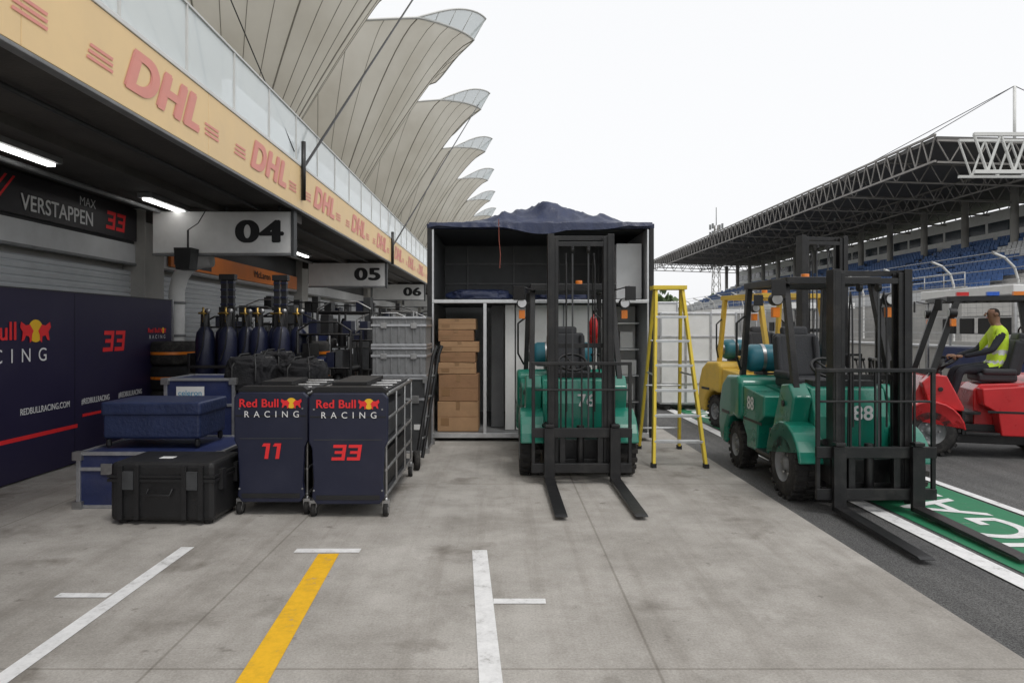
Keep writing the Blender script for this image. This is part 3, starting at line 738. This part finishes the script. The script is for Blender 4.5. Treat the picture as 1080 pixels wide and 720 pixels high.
def forklift(loc,rz,col,gcol,mh,num,w=1.15,lpg=teal,ext=False,sc=1.,logo=None,fork=1.25,mast=True,hubm=None):
    e=empty('forklift',loc,rz,sc); hub=hubm or greym; W=w/2
    b=B()
    for s in(-1,1): tyre(b,(s*(W-.10),0,.33),.33,.22,hub,s); tyre(b,(s*(W-.13),1.5,.26),.26,.18,hub,s)
    b.done('wheels',e)
    b=B()
    b.bx(-W+.26,W-.26,-.25,1.9,.16,.42,black)
    b.cyl((-W+.1,0,.33),(W-.1,0,.33),.07,black); b.cyl((-W+.1,1.5,.26),(W-.1,1.5,.26),.05,black)
    for s in(-1,1):
        a,c=sorted((s*(W-.28),s*(W-.02)))
        b.bx(a,c,.40,.80,.30,.34,black)
        b.bx(a,c,.36,.40,.30,.62,black)
    b.bx(-W+.15,W-.15,.22,.62,.56,.60,black)
    b.done('chassis',e,.008)
    b=B()
    for s in(-1,1):
        a,c=sorted((s*(W-.25),s*(W+.01)))
        out=[(.41*math.cos(R(t)),.33+.41*math.sin(R(t))) for t in range(5,171,15)]; inn=[(.375*math.cos(R(t)),.33+.375*math.sin(R(t))) for t in range(170,4,-15)]
        b.prism(out+inn,a,c,col)
        b.prism([(-.02,.72),(-.10,.98),(.02,1.10),(.20,1.08),(.40,.66),(.40,.60),(.3,.62),(.16,.70)],*sorted((s*(W-.24),s*(W-.06))),col)
        b.prism([(.82,.30),(.78,.60),(.62,.70),(.60,.92),(1.25,.98),(1.25,.55),(1.12,.42),(1.12,.30)],*sorted((s*(W-.30),s*(W-.04))),col)
    b.prism([(-.14,.34),(-.14,.80),(-.04,1.06),(.16,1.10),(.22,1.02),(.22,.36)],-W+.245,W-.245,col)
    b.prism([(.58,.36),(.58,.88),(.66,.96),(1.36,1.0),(1.36,.36)],-W+.31,W-.31,col)
    b.done('body_panels',e,.018,3)
    b=B()
    cw=[(1.255,.62),(1.255,1.02),(1.36,1.09),(1.74,1.07),(1.92,.96),(2.03,.70),(2.05,.45),(1.98,.24),(1.80,.22),(1.78,.42),(1.66,.56),(1.5,.60),(1.34,.57)]
    b.prism(cw,-W+.005,W-.005,col); b.bx(-W+.27,W-.27,1.3,1.96,.24,.6,col)
    b.done('counterweight',e,.05,4)
    b=B(); b.bx(-.22,.22,2.0,2.035,.62,.85,black)
    for k in range(5): b.bx(-.25,.25,1.45+k*.06,1.47+k*.06,1.09,1.10,black)
    for s in(-1,1): 
        b.bx(s*(W-.12)-.05,s*(W-.12)+.05,1.97,2.02,.80,.90,redl)
        a,c=sorted((s*(W-.041),s*(W-.036))); b.bx(a,c,.66,1.22,.60,.63,black)
        a,c=sorted((s*(W-.006),s*(W-.001))); b.bx(a,c,1.62,1.9,.60,.64,black)
        b.cyl((s*(W-.04),.12,.90),(s*(W-.055),.12,.90),.03,black,12)
    b.cyl((0,2.0,.45),(0,2.07,.45),.04,black); b.done('rear_details',e,.003)
    b=B()
    for s in(-1,1):
        b.beam((s*(W-.13),.02,1.05),(s*(W-.16),.34,2.10),.06,.075,gcol); b.beam((s*(W-.13),1.52,1.05),(s*(W-.16),1.38,2.10),.06,.075,gcol)
        b.beam((s*(W-.16),.24,2.12),(s*(W-.16),1.46,2.13),.065,.07,gcol)
        b.path([(s*(W-.10),1.50,1.15),(s*(W-.02),1.40,1.3),(s*(W-.02),1.40,1.7),(s*(W-.12),1.42,1.78)],.014,black)
    b.beam((-W+.13,.26,2.12),(W-.13,.26,2.12),.09,.07,gcol); b.beam((-W+.13,1.44,2.12),(W-.13,1.44,2.12),.07,.06,gcol)
    for k in range(7):
        yk=.38+k*.15; b.beam((-W+.18,yk,2.125),(W-.18,yk,2.125),.022,.05,gcol)
    b.done('overhead_guard',e,.012)
    b=B()
    for s in(-1,1):
        p=Vector((s*(W-.03),.26,1.93)); b.cyl(p+Vector((0,-.05,0)),p+Vector((0,.04,0)),.062,blackpl,16); b.cyl(p+Vector((0,-.056,0)),p+Vector((0,-.05,0)),.052,lens,16)
        b.box(p+Vector((0,0,-.13)),(.07,.06,.10),orange); b.box(p+Vector((-s*.05,.02,0)),(.1,.02,.02),black)
        b.path([(s*(W-.16),.22,2.08),(s*(W+.0),.1,2.12)],.008,black); b.box((s*(W+.01),.08,2.04),(.13,.02,.16),blackpl,(0,0,s*.3))
    b.cyl((.2,1.35,2.16),(.2,1.35,2.19),.05,blackpl); b.cyl((.2,1.35,2.19),(.2,1.35,2.27),.045,orange,16)
    b.done('lamps_and_mirrors',e,.004)
    b=B()
    b.box((0,.88,1.05),(.50,.46,.12),seatm); b.box((0,1.14,1.33),(.48,.11,.50),seatm,(R(-12),0,0)); b.box((0,1.19,1.60),(.30,.09,.12),seatm,(R(-12),0,0))
    for s in(-1,1): b.box((s*.24,.9,1.13),(.07,.40,.09),seatm); b.box((s*.21,1.10,1.33),(.07,.13,.46),seatm,(R(-12),0,0))
    b.done('seat',e,.035,3)
    b=B(); b.cyl((0,.10,1.0),(0,.33,1.22),.035,black); b.torus((0,.34,1.235),(0,-.55,.85),.165,.016,blackpl)
    for t in(0,2.1,4.2): b.cyl((0,.34,1.225),Vector((0,.34,1.225))+Vector((math.cos(t)*.16,math.sin(t)*.16*.84,math.sin(t)*.16*.54)),.01,black,6)
    b.bx(-.30,.30,.02,.2,1.075,1.13,blackpl)
    for k in range(3): b.cyl((.22+k*.07,.12,1.1),(.22+k*.07,.22,1.32),.009,black,6); b.cyl((.22+k*.07,.22,1.32),(.22+k*.07,.225,1.34),.02,blackpl,10)
    b.done('steering_and_levers',e)
    if lpg:
        b=B(); b.lathe([(-.42,0),(-.42,.08),(-.39,.14),(-.34,.165),(.34,.165),(.39,.14),(.42,.08),(.42,0)],(0,1.62,1.28),(1,0,0),lpg,24)
        b.cyl((-.46,1.62,1.28),(-.40,1.62,1.28),.10,steel,16,cap=False); b.cyl((-.5,1.62,1.28),(-.4,1.62,1.28),.025,brass)
        for x in(-.22,.22): b.lathe([(-.02,.171),(.02,.171)],(x,1.62,1.28),(1,0,0),steel,24); b.box((x,1.62,1.10),(.05,.3,.05),black)
        b.done('gas_cylinder',e)
    if mast:
        b=B(); my=-.44
        for s in(-1,1):
            X=s*.335
            b.bx(*sorted((X,X+s*.018)),my-.07,my+.07,.07,mh,black)
            for yy in(-.07,.055): b.bx(*sorted((X-s*.05,X)),my+yy,my+yy+.016,.07,mh,black)
            X=s*.275
            b.bx(*sorted((X,X+s*.014)),my-.055,my+.055,.10,mh-.03,black)
            for yy in(-.055,.04): b.bx(*sorted((X-s*.035,X)),my+yy,my+yy+.015,.10,mh-.03,black)
            b.cyl((s*.29,my+.11,.12),(s*.29,my+.11,mh*.62),.034,black,14); b.cyl((s*.29,my+.11,mh*.62),(s*.29,my+.11,mh-.06),.022,dgrey,12)
            b.bx(s*.085-.009,s*.085+.009,my-.01,my+.0,.5,mh-.16,dgrey); b.cyl((s*.085-.015,my,mh-.16),(s*.085+.015,my,mh-.16),.04,black,14)
            b.path([(s*.15,my-.02,.75),(s*.155,my-.01,mh-.35),(s*.15,my+.03,mh-.2),(s*.14,my+.07,mh-.35),(s*.15,my+.08,.5)],.009,blackpl,6)
            b.cyl((s*(W-.22),-.12,.52),(s*.36,my+.06,.60),.035,black,10)
            b.box((s*.36,my+.02,.36),(.06,.20,.22),black)
        for z,h in((.16,.14),(mh-.03,.05),(mh*.55,.05)):
            b.bx(-.318,.318,my+.058,my+.075,z-h/2,z+h/2,black)
        b.bx(-.26,.26,my-.05,my-.035,mh-.13,mh-.08,black)
        b.cyl((0,my,.14),(0,my,.60),.04,black,14)
        b.done('mast',e,.004)
        b=B(); cy=-.555; cw_=.53
        for z in(.17,.54): b.box((0,cy,z),(cw_*2,.045,.10),black)
        for x in(-.20,.20): b.box((x,cy+.035,.36),(.06,.04,.46),black)
        for x in(-cw_+.02,cw_-.02): b.bx(x-.018,x+.018,cy-.01,cy+.02,.14,1.27,black)
        for x in(-.345,-.22,0,.22,.345): b.bx(x-.009,x+.009,cy-.006,cy+.016,.585,1.25,black)
        b.bx(-cw_+.0,cw_,cy-.012,cy+.022,1.25,1.285,black); b.bx(-cw_+.04,cw_-.04,cy-.009,cy+.019,.98,1.0,black)
        for s in(-1,1):
            b.bx(s*.345-.055,s*.345+.055,cy-.07,cy-.026,.03,.60,black); b.box((s*.345,cy-.04,.62),(.09,.09,.03),black)
        b.done('carriage_and_backrest',e,.005)
        b=B()
        for s in(-1,1):
            x=s*.345; y0=cy-.07; y1=y0-fork
            b.prism([(y0+.04,.03),(y0+.04,.075),(y0-.1,.072),(y1+.04,.045),(y1,.036),(y1,.030)],x-.055,x+.055,black)
        b.done('forks',e,.006)
    if num:
        text(num,.19,(.10,-.146,.83),'-y',whitet,e,'fleet_number',.05) 
        text(num,.20,(W-.034,.98,.80),'x',whitet,e,'fleet_number',.05); text(num,.20,(-W+.034,.98,.80),'-x',whitet,e,'fleet_number',.05)
    if ext:
        b=B(); p=Vector((.22,.12,1.45)); b.lathe([(0,0),(0,.05),(.26,.05),(.31,.03),(.33,.015),(.36,.015),(.36,0)],p,(0,0,1),redp,18); b.cyl(p+Vector((0,0,.36)),p+Vector((.03,-.03,.41)),.018,black); b.path([p+Vector((0,0,.36)),p+Vector((.08,0,.3)),p+Vector((.07,0,.1))],.01,black); b.done('fire_extinguisher',e)
    if logo: text(logo,.17,(0,2.058,.58),'y',whitet,e,'rear_lettering',.05,sx=1.3); text(logo,.17,(W+.001,1.50,.87),'x',whitet,e,'side_lettering',.08,sx=1.3)
    return e
forklift((.83,7.75,0),R(.5),green,black,2.64,'76',w=1.26,ext=True,fork=1.3)
forklift((3.32,6.62,0),R(-.5),green,black,2.17,'88',w=1.2)
forklift((4.38,9.95,0),R(10),yellowp,yellowp,2.92,None,w=1.3)
FRL=(5.68,9.3,0); FRR=R(-108); FRS=.95
fr=forklift(FRL,FRR,redp,black,2.15,None,w=1.2,lpg=None,logo='JAC',sc=FRS,fork=.9)
b=B()
for i,(x,m) in enumerate(((-.4,redl),(-.15,bluel),(.15,orange),(.4,redl))): b.box((x,1.50,2.17),(.12,.06,.05),m)
for y,m in((.4,redl),(.75,bluel),(1.05,orange)): b.box((.45,y,2.185),(.06,.14,.05),m)
b.done('beacon_bar',fr)

# ------------------------------------------------------------------ driver
def skinned(verts,edges,rad,root=0,sub=2):
    me=bpy.data.meshes.new('s'); me.from_pydata(verts,edges,[]); o=bpy.data.objects.new('s',me); scene.collection.objects.link(o)
    md=o.modifiers.new('k','SKIN'); md.use_smooth_shade=True
    sv=me.skin_vertices[0].data
    for i,r in enumerate(rad): sv[i].radius=(r,r) if not isinstance(r,tuple) else r
    sv[root].use_root=True
    s=o.modifiers.new('sub','SUBSURF'); s.levels=sub; s.render_levels=sub
    dg=bpy.context.evaluated_depsgraph_get(); m2=bpy.data.meshes.new_from_object(o.evaluated_get(dg)); bpy.data.objects.remove(o)
    for p in m2.polygons:p.use_smooth=True
    return m2
def driver(loc,rz,sc):
    e=empty('forklift_driver',loc,rz,sc)
    J={'pel':(0,.95,1.20),'wa':(0,.97,1.38),'ch':(0,.96,1.56),'nb':(0,.95,1.70),'nk':(0,.93,1.77),'hd0':(0,.91,1.84),'hd1':(0,.90,1.93),'hd2':(0,.91,2.01)}
    rad={'pel':(.17,.13),'wa':(.155,.115),'ch':(.175,.125),'nb':(.10,.08),'nk':(.055,.055),'hd0':(.068,.075),'hd1':(.078,.09),'hd2':(.05,.06)}
    E=[('pel','wa'),('wa','ch'),('ch','nb'),('nb','nk'),('nk','hd0'),('hd0','hd1'),('hd1','hd2')]
    for s,n in((-1,'l'),(1,'r')):
        J['sh'+n]=(s*.19,.95,1.66); rad['sh'+n]=.065
        J['el'+n]=(s*.27,.80,1.42); rad['el'+n]=.045
        J['wr'+n]=(s*.16,.50,1.33); rad['wr'+n]=.03
        J['hp'+n]=(s*.10,.86,1.17); rad['hp'+n]=.095
        J['kn'+n]=(s*.16,.46,1.14); rad['kn'+n]=.06
        J['an'+n]=(s*.15,.36,.72); rad['an'+n]=.042
        J['to'+n]=(s*.16,.22,.66); rad['to'+n]=.035
        E+=[('nb','sh'+n),('sh'+n,'el'+n),('el'+n,'wr'+n),('pel','hp'+n),('hp'+n,'kn'+n),('kn'+n,'an'+n),('an'+n,'to'+n)]
    keys=list(J); idx={k:i for i,k in enumerate(keys)}
    me=skinned([J[k] for k in keys],[(idx[a],idx[c]) for a,c in E],[rad[k] for k in keys],0,2)
    for m in(jacket,hivis,reflm,skin,hair): me.materials.append(m)
    for p in me.polygons:
        c=p.center
        k=0
        if c.z>1.76: k=3
        elif abs(c.x)<.235 and c.z>1.20 and c.y>.80: 
            k=1
            if 1.36<c.z<1.41 or 1.24<c.z<1.28 : k=2
        if c.z>1.88 and (c.y>.90 or c.z>1.985): k=4
        p.material_index=k
    o=bpy.data.objects.new('body',me); scene.collection.objects.link(o); o.parent=e
    b=B()
    for s in(-1,1):
        b.lathe([(-.012,0),(-.012,.022),(.0,.03),(.012,.022),(.012,0)],(s*.082,.91,1.915),(1,0,0),skin,12)
        b.lathe([(-.01,0),(-.006,.011),(.004,.011),(.008,0)],(s*.03,.822,1.93),(0,1,0),blackt,10)
    b.cyl((0,.83,1.94),(0,.795,1.90),.008,skin,8,.015); b.box((0,.822,1.872),(.045,.01,.008),redp)
    b.done('face',e)
    for s in(-1,1):
        w=Vector((s*.16,.50,1.33)); V=[w,w+Vector((-s*.01,-.05,.0))]; Ed=[(0,1)]; Rr=[.026,.032]
        for f in range(4):
            base=w+Vector((s*(-.03+f*.019),-.09,.0+.004*f)); L=(.036,.042,.038,.03)[f]
            a=len(V); V+=[base,base+Vector((0,-L*.7,-.012)),base+Vector((0,-L*.7,-.012-L*.7)),base+Vector((0,-L*.2,-.012-L*1.1))]; Rr+=[.012,.0095,.009,.008]
            Ed+=[(1,a),(a,a+1),(a+1,a+2),(a+2,a+3)]
        a=len(V); V+=[w+Vector((-s*.035,-.04,.0)),w+Vector((-s*.055,-.07,-.01)),w+Vector((-s*.05,-.095,-.02))]; Rr+=[.014,.011,.009]; Ed+=[(1,a),(a,a+1),(a+1,a+2)]
        hm=skinned(V,Ed,Rr,0,1); hm.materials.append(skin); ho=bpy.data.objects.new('hand',hm); scene.collection.objects.link(ho); ho.parent=e
    return e
driver(FRL,FRR,FRS)

# ------------------------------------------------------------------ crates behind ladder
for k,(x,y,w,h,m) in enumerate(((3.9,14.2,1.5,1.95,white),(5.6,15.5,1.6,1.4,offw),(3.7,18,1.5,2.3,white))):
    e=empty('transport_crate',(x,y,0)); b=B(); b.bx(-w/2,w/2,-.6,.6,.12,h,m); b.done('crate_body',e,.02)
    b=B()
    for z in(.14,h*.27,h*.5,h*.75,h-.03): b.bx(-w/2-.01,w/2+.01,-.615,.615,z-.02,z+.02,alc)
    for x2 in(-w/2,-w/6,w/6,w/2): b.bx(x2-.02,x2+.02,-.62,-.60,.12,h,alc)
    for sx in(-1,1): b.bx(sx*w*.4-.06,sx*w*.4+.06,-.55,.55,0,.12,black)
    b.done('crate_frame',e,.005)

# ------------------------------------------------------------------ pit wall and fences
e=empty('pit_wall'); b=B(); b.bx(11,11.35,-10,140,-.006,1.15,concl); b.bx(10.95,11.4,-10,140,1.152,1.2,offw)
for k in range(75): b.bx(10.994,10.999,-10+k*2,-9.99+k*2,.0,1.14,dgrey)
b.done('wall',e)
b=B()
for k in range(50):
    y=-10+k*3; b.cyl((11.15,y,1.15),(11.15,y,2.6),.03,steel,6)
for z in(1.5,1.9,2.3,2.6): b.cyl((11.15,-10,z),(11.15,138,z),.012,steel,5)
b.done('wall_railing',e)
for y in(13.5,24,33,44,58): 
    e=empty('pit_wall_gantry');b=B()
    b.bx(10.1,12.4,y,y+3,2.3,2.5,white); 
    for x in(10.2,12.3):
        for yy in(y+.1,y+2.9): b.cyl((x,yy,0),(x,yy,2.5),.05,steel,8)
    b.bx(10.3,10.9,y+.3,y+2.7,.7,1.2,navycase); b.bx(10.3,10.9,y+.3,y+2.7,.3,.35,steel)
    for j in range(4): b.bx(10.4,10.45,y+.4+j*.6,y+.85+j*.6,1.5,1.85,blackpl)
    b.done('stand_frame',e,.02)
e=empty('debris_fence'); b=B(); b.bx(21,21.3,-10,160,-.006,1.0,concl)
for k in range(42):
    y=-8+k*4; b.path([(21.15,y,.9),(21.15,y,3.6),(21.0,y,4.1),(20.6,y,4.5),(20.1,y,4.7)],.055,steelwh,6)
for z in [1.2+.22*i for i in range(12)]: b.cyl((21.1,-8,z),(21.1,158,z),.012,steel,4)
for x,z in((21.0,4.1),(20.6,4.5),(20.1,4.7)): b.cyl((x,-8,z),(x,158,z),.02,steel,4)
for k in range(420):
    y=-8+k*.4; b.cyl((21.1,y,1),(21.1,y,3.6),.006,steel,3,cap=False)
b.done('fence_posts_and_cables',e)

# ------------------------------------------------------------------ grandstand
gs=empty('grandstand'); GY0,GY1=44,128
b=B()
x=30.;z=3.4; stp=[(30,-.01),(30,3.4)]
for i in range(16): stp+=[(x+.85,z)]; x+=.85; z+=.36; stp.append((x,z))
stp+=[(x+2,z),(x+2,-.01)]
xb_=x; zb_=z
b.prism(stp,GY0,GY1,standc,'y'); b.done('terracing',gs)
b=B(); x=30.;z=3.4
for i in range(16):
    y=GY0+.8
    while y<GY1-.6:
        if (y-GY0)%11>1.2 and random.random()<.96:
            m=seatb if noise.noise(Vector((i*.13,y*.06,3)))<.22 else offw
            b.bx(x+.25,x+.62,y,y+.42,z+.30,z+.36,m); b.bx(x+.60,x+.66,y,y+.42,z+.36,z+.74,m)
        y+=.52
    x+=.85; z+=.36
b.done('seats',gs)
b=B(); b.bx(29.6,29.98,GY0,GY1,0,4.3,standc); b.bx(29.55,29.595,GY0,GY1,3.3,4.1,offw)
for k in range(40): b.cyl((29.8,GY0+k*2.1,4.3),(29.8,GY0+k*2.1,5.2),.03,steelwh,5)
for z in(4.75,5.2): b.cyl((29.8,GY0,z),(29.8,GY1,z),.03,steelwh,5)
b.done('front_parapet',gs)
b=B(); b.bx(xb_+.6,xb_+4,GY0+.0,GY1,zb_+.01,zb_+2.9,white)
for k in range(28): b.bx(xb_+.56,xb_+.597,GY0+.5+k*3,GY0+3.1+k*3,zb_+1.0,zb_+1.9,glassd)
b.bx(xb_+2.01,xb_+4,GY0+.2,GY1-.1,0,zb_,standc)
b.done('press_boxes',gs)
FX,FZ=28.,13.7; BX,BZ=48.,13.1
b=B(); b.prism([(FX,FZ),(FX,FZ+.25),(BX,BZ+.4),(BX,BZ)],GY0,GY1,roofm,'y'); b.done('roof_deck',gs)
b=B()
def truss(p,q,depth,n,r,mat,up=Vector((0,0,-1))):
    p=Vector(p);q=Vector(q); b.beam(p,q,r*2.4,r*2.4,mat); p2=p+up*depth;q2=q+up*depth; b.beam(p2,q2,r*2.4,r*2.4,mat)
    for i in range(n):
        a=p.lerp(q,i/n); c=p2.lerp(q2,(i+.5)/n); d=p.lerp(q,(i+1)/n); b.cyl(a,c,r,mat,5,cap=False); b.cyl(c,d,r,mat,5,cap=False)
truss((FX-.1,GY0,FZ+.35),(FX-.1,GY1,FZ+.35),1.7,60,.055,steelw)
truss((FX+9,GY0,FZ-.35),(FX+9,GY1,FZ-.35),1.2,42,.05,steelw)
for k in range(15):
    y=GY0+k*6; truss((FX,y,FZ-.02),(BX,y,BZ-.02),1.4,12,.05,steelw)
    b.cyl((BX-6,y,0),(BX-6,y,BZ),.3,standc,10)
b.done('roof_trusses',gs)
b=B()
truss((FX+1,GY0-2,FZ-.2),(FX+24,GY0-2,FZ-.2),2.3,14,.09,steelwh)
truss((FX+1,GY0-.6,FZ-.2),(FX+24,GY0-.6,FZ-.2),2.3,14,.07,steelwh)
for k in range(4):
    y=GY0+4+k*26; pk=Vector((FX+8,y,18.6 if k==0 else 16.2)); b.cyl((FX+8,y,FZ-.5),pk,.10,steelwh,8)
    for tx in(FX,FX+18): b.cyl(pk,(tx,y,FZ+.2),.03,dgrey,5)
    b.cyl(pk,(FX,y-9 if k else y+9,FZ+.2),.03,dgrey,5)
b.done('masts_and_end_truss',gs)

e=empty('telecom_mast'); b=B(); tx,ty=72,230
L4=[(-1,-1),(1,-1),(1,1),(-1,1)]
for k in range(12):
    z0=k*3.; z1=z0+3; s0=1.6*(1-z0/52); s1=1.6*(1-z1/52)
    for i,(a,c) in enumerate(L4):
        b.cyl((tx+a*s0,ty+c*s0,z0),(tx+a*s1,ty+c*s1,z1),.13,steelw,4)
        a2,c2=L4[(i+1)%4]; b.cyl((tx+a*s0,ty+c*s0,z0),(tx+a2*s1,ty+c2*s1,z1),.09,steelw,4)
for z in(30,33,35.5): 
    for a,c in L4: b.box((tx+a*1.6,ty+c*1.4,z),(.6,.5,1.7),greym)
b.cyl((tx,ty,36),(tx,ty,42),.14,greym,5); b.done('lattice_tower',e)

leafm=[M('foliage_dark',(.035,.06,.02),.8,0,.3,1),M('foliage_light',(.07,.11,.04),.8,0,.3,1)]
b=B(); rnd=random.Random(4)
for k in range(60):
    cx=-60+k*5+rnd.uniform(-2,2); cy=210+rnd.uniform(-20,30); H=rnd.uniform(7,13)
    b.cyl((cx,cy,0),(cx,cy,H*.6),.3,leafm[0],5,.12)
    for q in range(90):
        u=Vector((rnd.gauss(0,1),rnd.gauss(0,1),rnd.gauss(0,.8))); u=u.normalized()*rnd.random()**.4
        p=Vector((cx+u.x*H*.38,cy+u.y*H*.38,H*.65+u.z*H*.35)); n=Vector((rnd.gauss(0,1),rnd.gauss(0,1),rnd.gauss(0,1))).normalized(); a=n.orthogonal().normalized()*rnd.uniform(.5,1.1); c=n.cross(a)
        b.add([p-a-c,p+a-c*.6,p+a*.7+c,p-a*.8+c*.8],[(0,1,2,3)],leafm[1 if u.z>.1 else 0])
b.done('distant_trees')

# ------------------------------------------------------------------ world, sun, camera
w=bpy.data.worlds.new('World'); scene.world=w; w.use_nodes=True; nt=w.node_tree; N=nt.nodes; L=nt.links; bg=N['Background']
sky=N.new('ShaderNodeTexSky'); sky.sky_type='NISHITA'; sky.sun_disc=False; sky.sun_elevation=R(58); sky.sun_rotation=R(150); sky.dust_density=4; sky.air_density=1.2
hs=N.new('ShaderNodeHueSaturation'); hs.inputs['Saturation'].default_value=.10
L.new(sky.outputs[0],hs.inputs['Color'])
mx=N.new('ShaderNodeMix'); mx.data_type='RGBA'; mx.inputs['Factor'].default_value=.82
L.new(hs.outputs[0],mx.inputs[6]); mx.inputs[7].default_value=(11.0,11.1,11.3,1)
L.new(mx.outputs[2],bg.inputs['Color']); bg.inputs['Strength'].default_value=.10
sl=bpy.data.lights.new('sun','SUN'); sl.energy=1.1; sl.angle=R(18); sl.color=(1,.97,.93); so=bpy.data.objects.new('sun',sl); scene.collection.objects.link(so)
so.rotation_euler=Vector((-.30,.45,-1)).to_track_quat('-Z','Y').to_euler()
cam=bpy.data.cameras.new('camera'); co=bpy.data.objects.new('camera',cam); scene.collection.objects.link(co); scene.camera=co
co.location=(0,0,1.65); co.rotation_euler=(R(90),0,0); cam.lens=24; cam.sensor_width=36; cam.shift_x=10/1080; cam.shift_y=-15/1080; cam.clip_end=3000; cam.clip_start=.05
scene.view_settings.view_transform='Standard'; scene.view_settings.look='None'; scene.view_settings.exposure=0
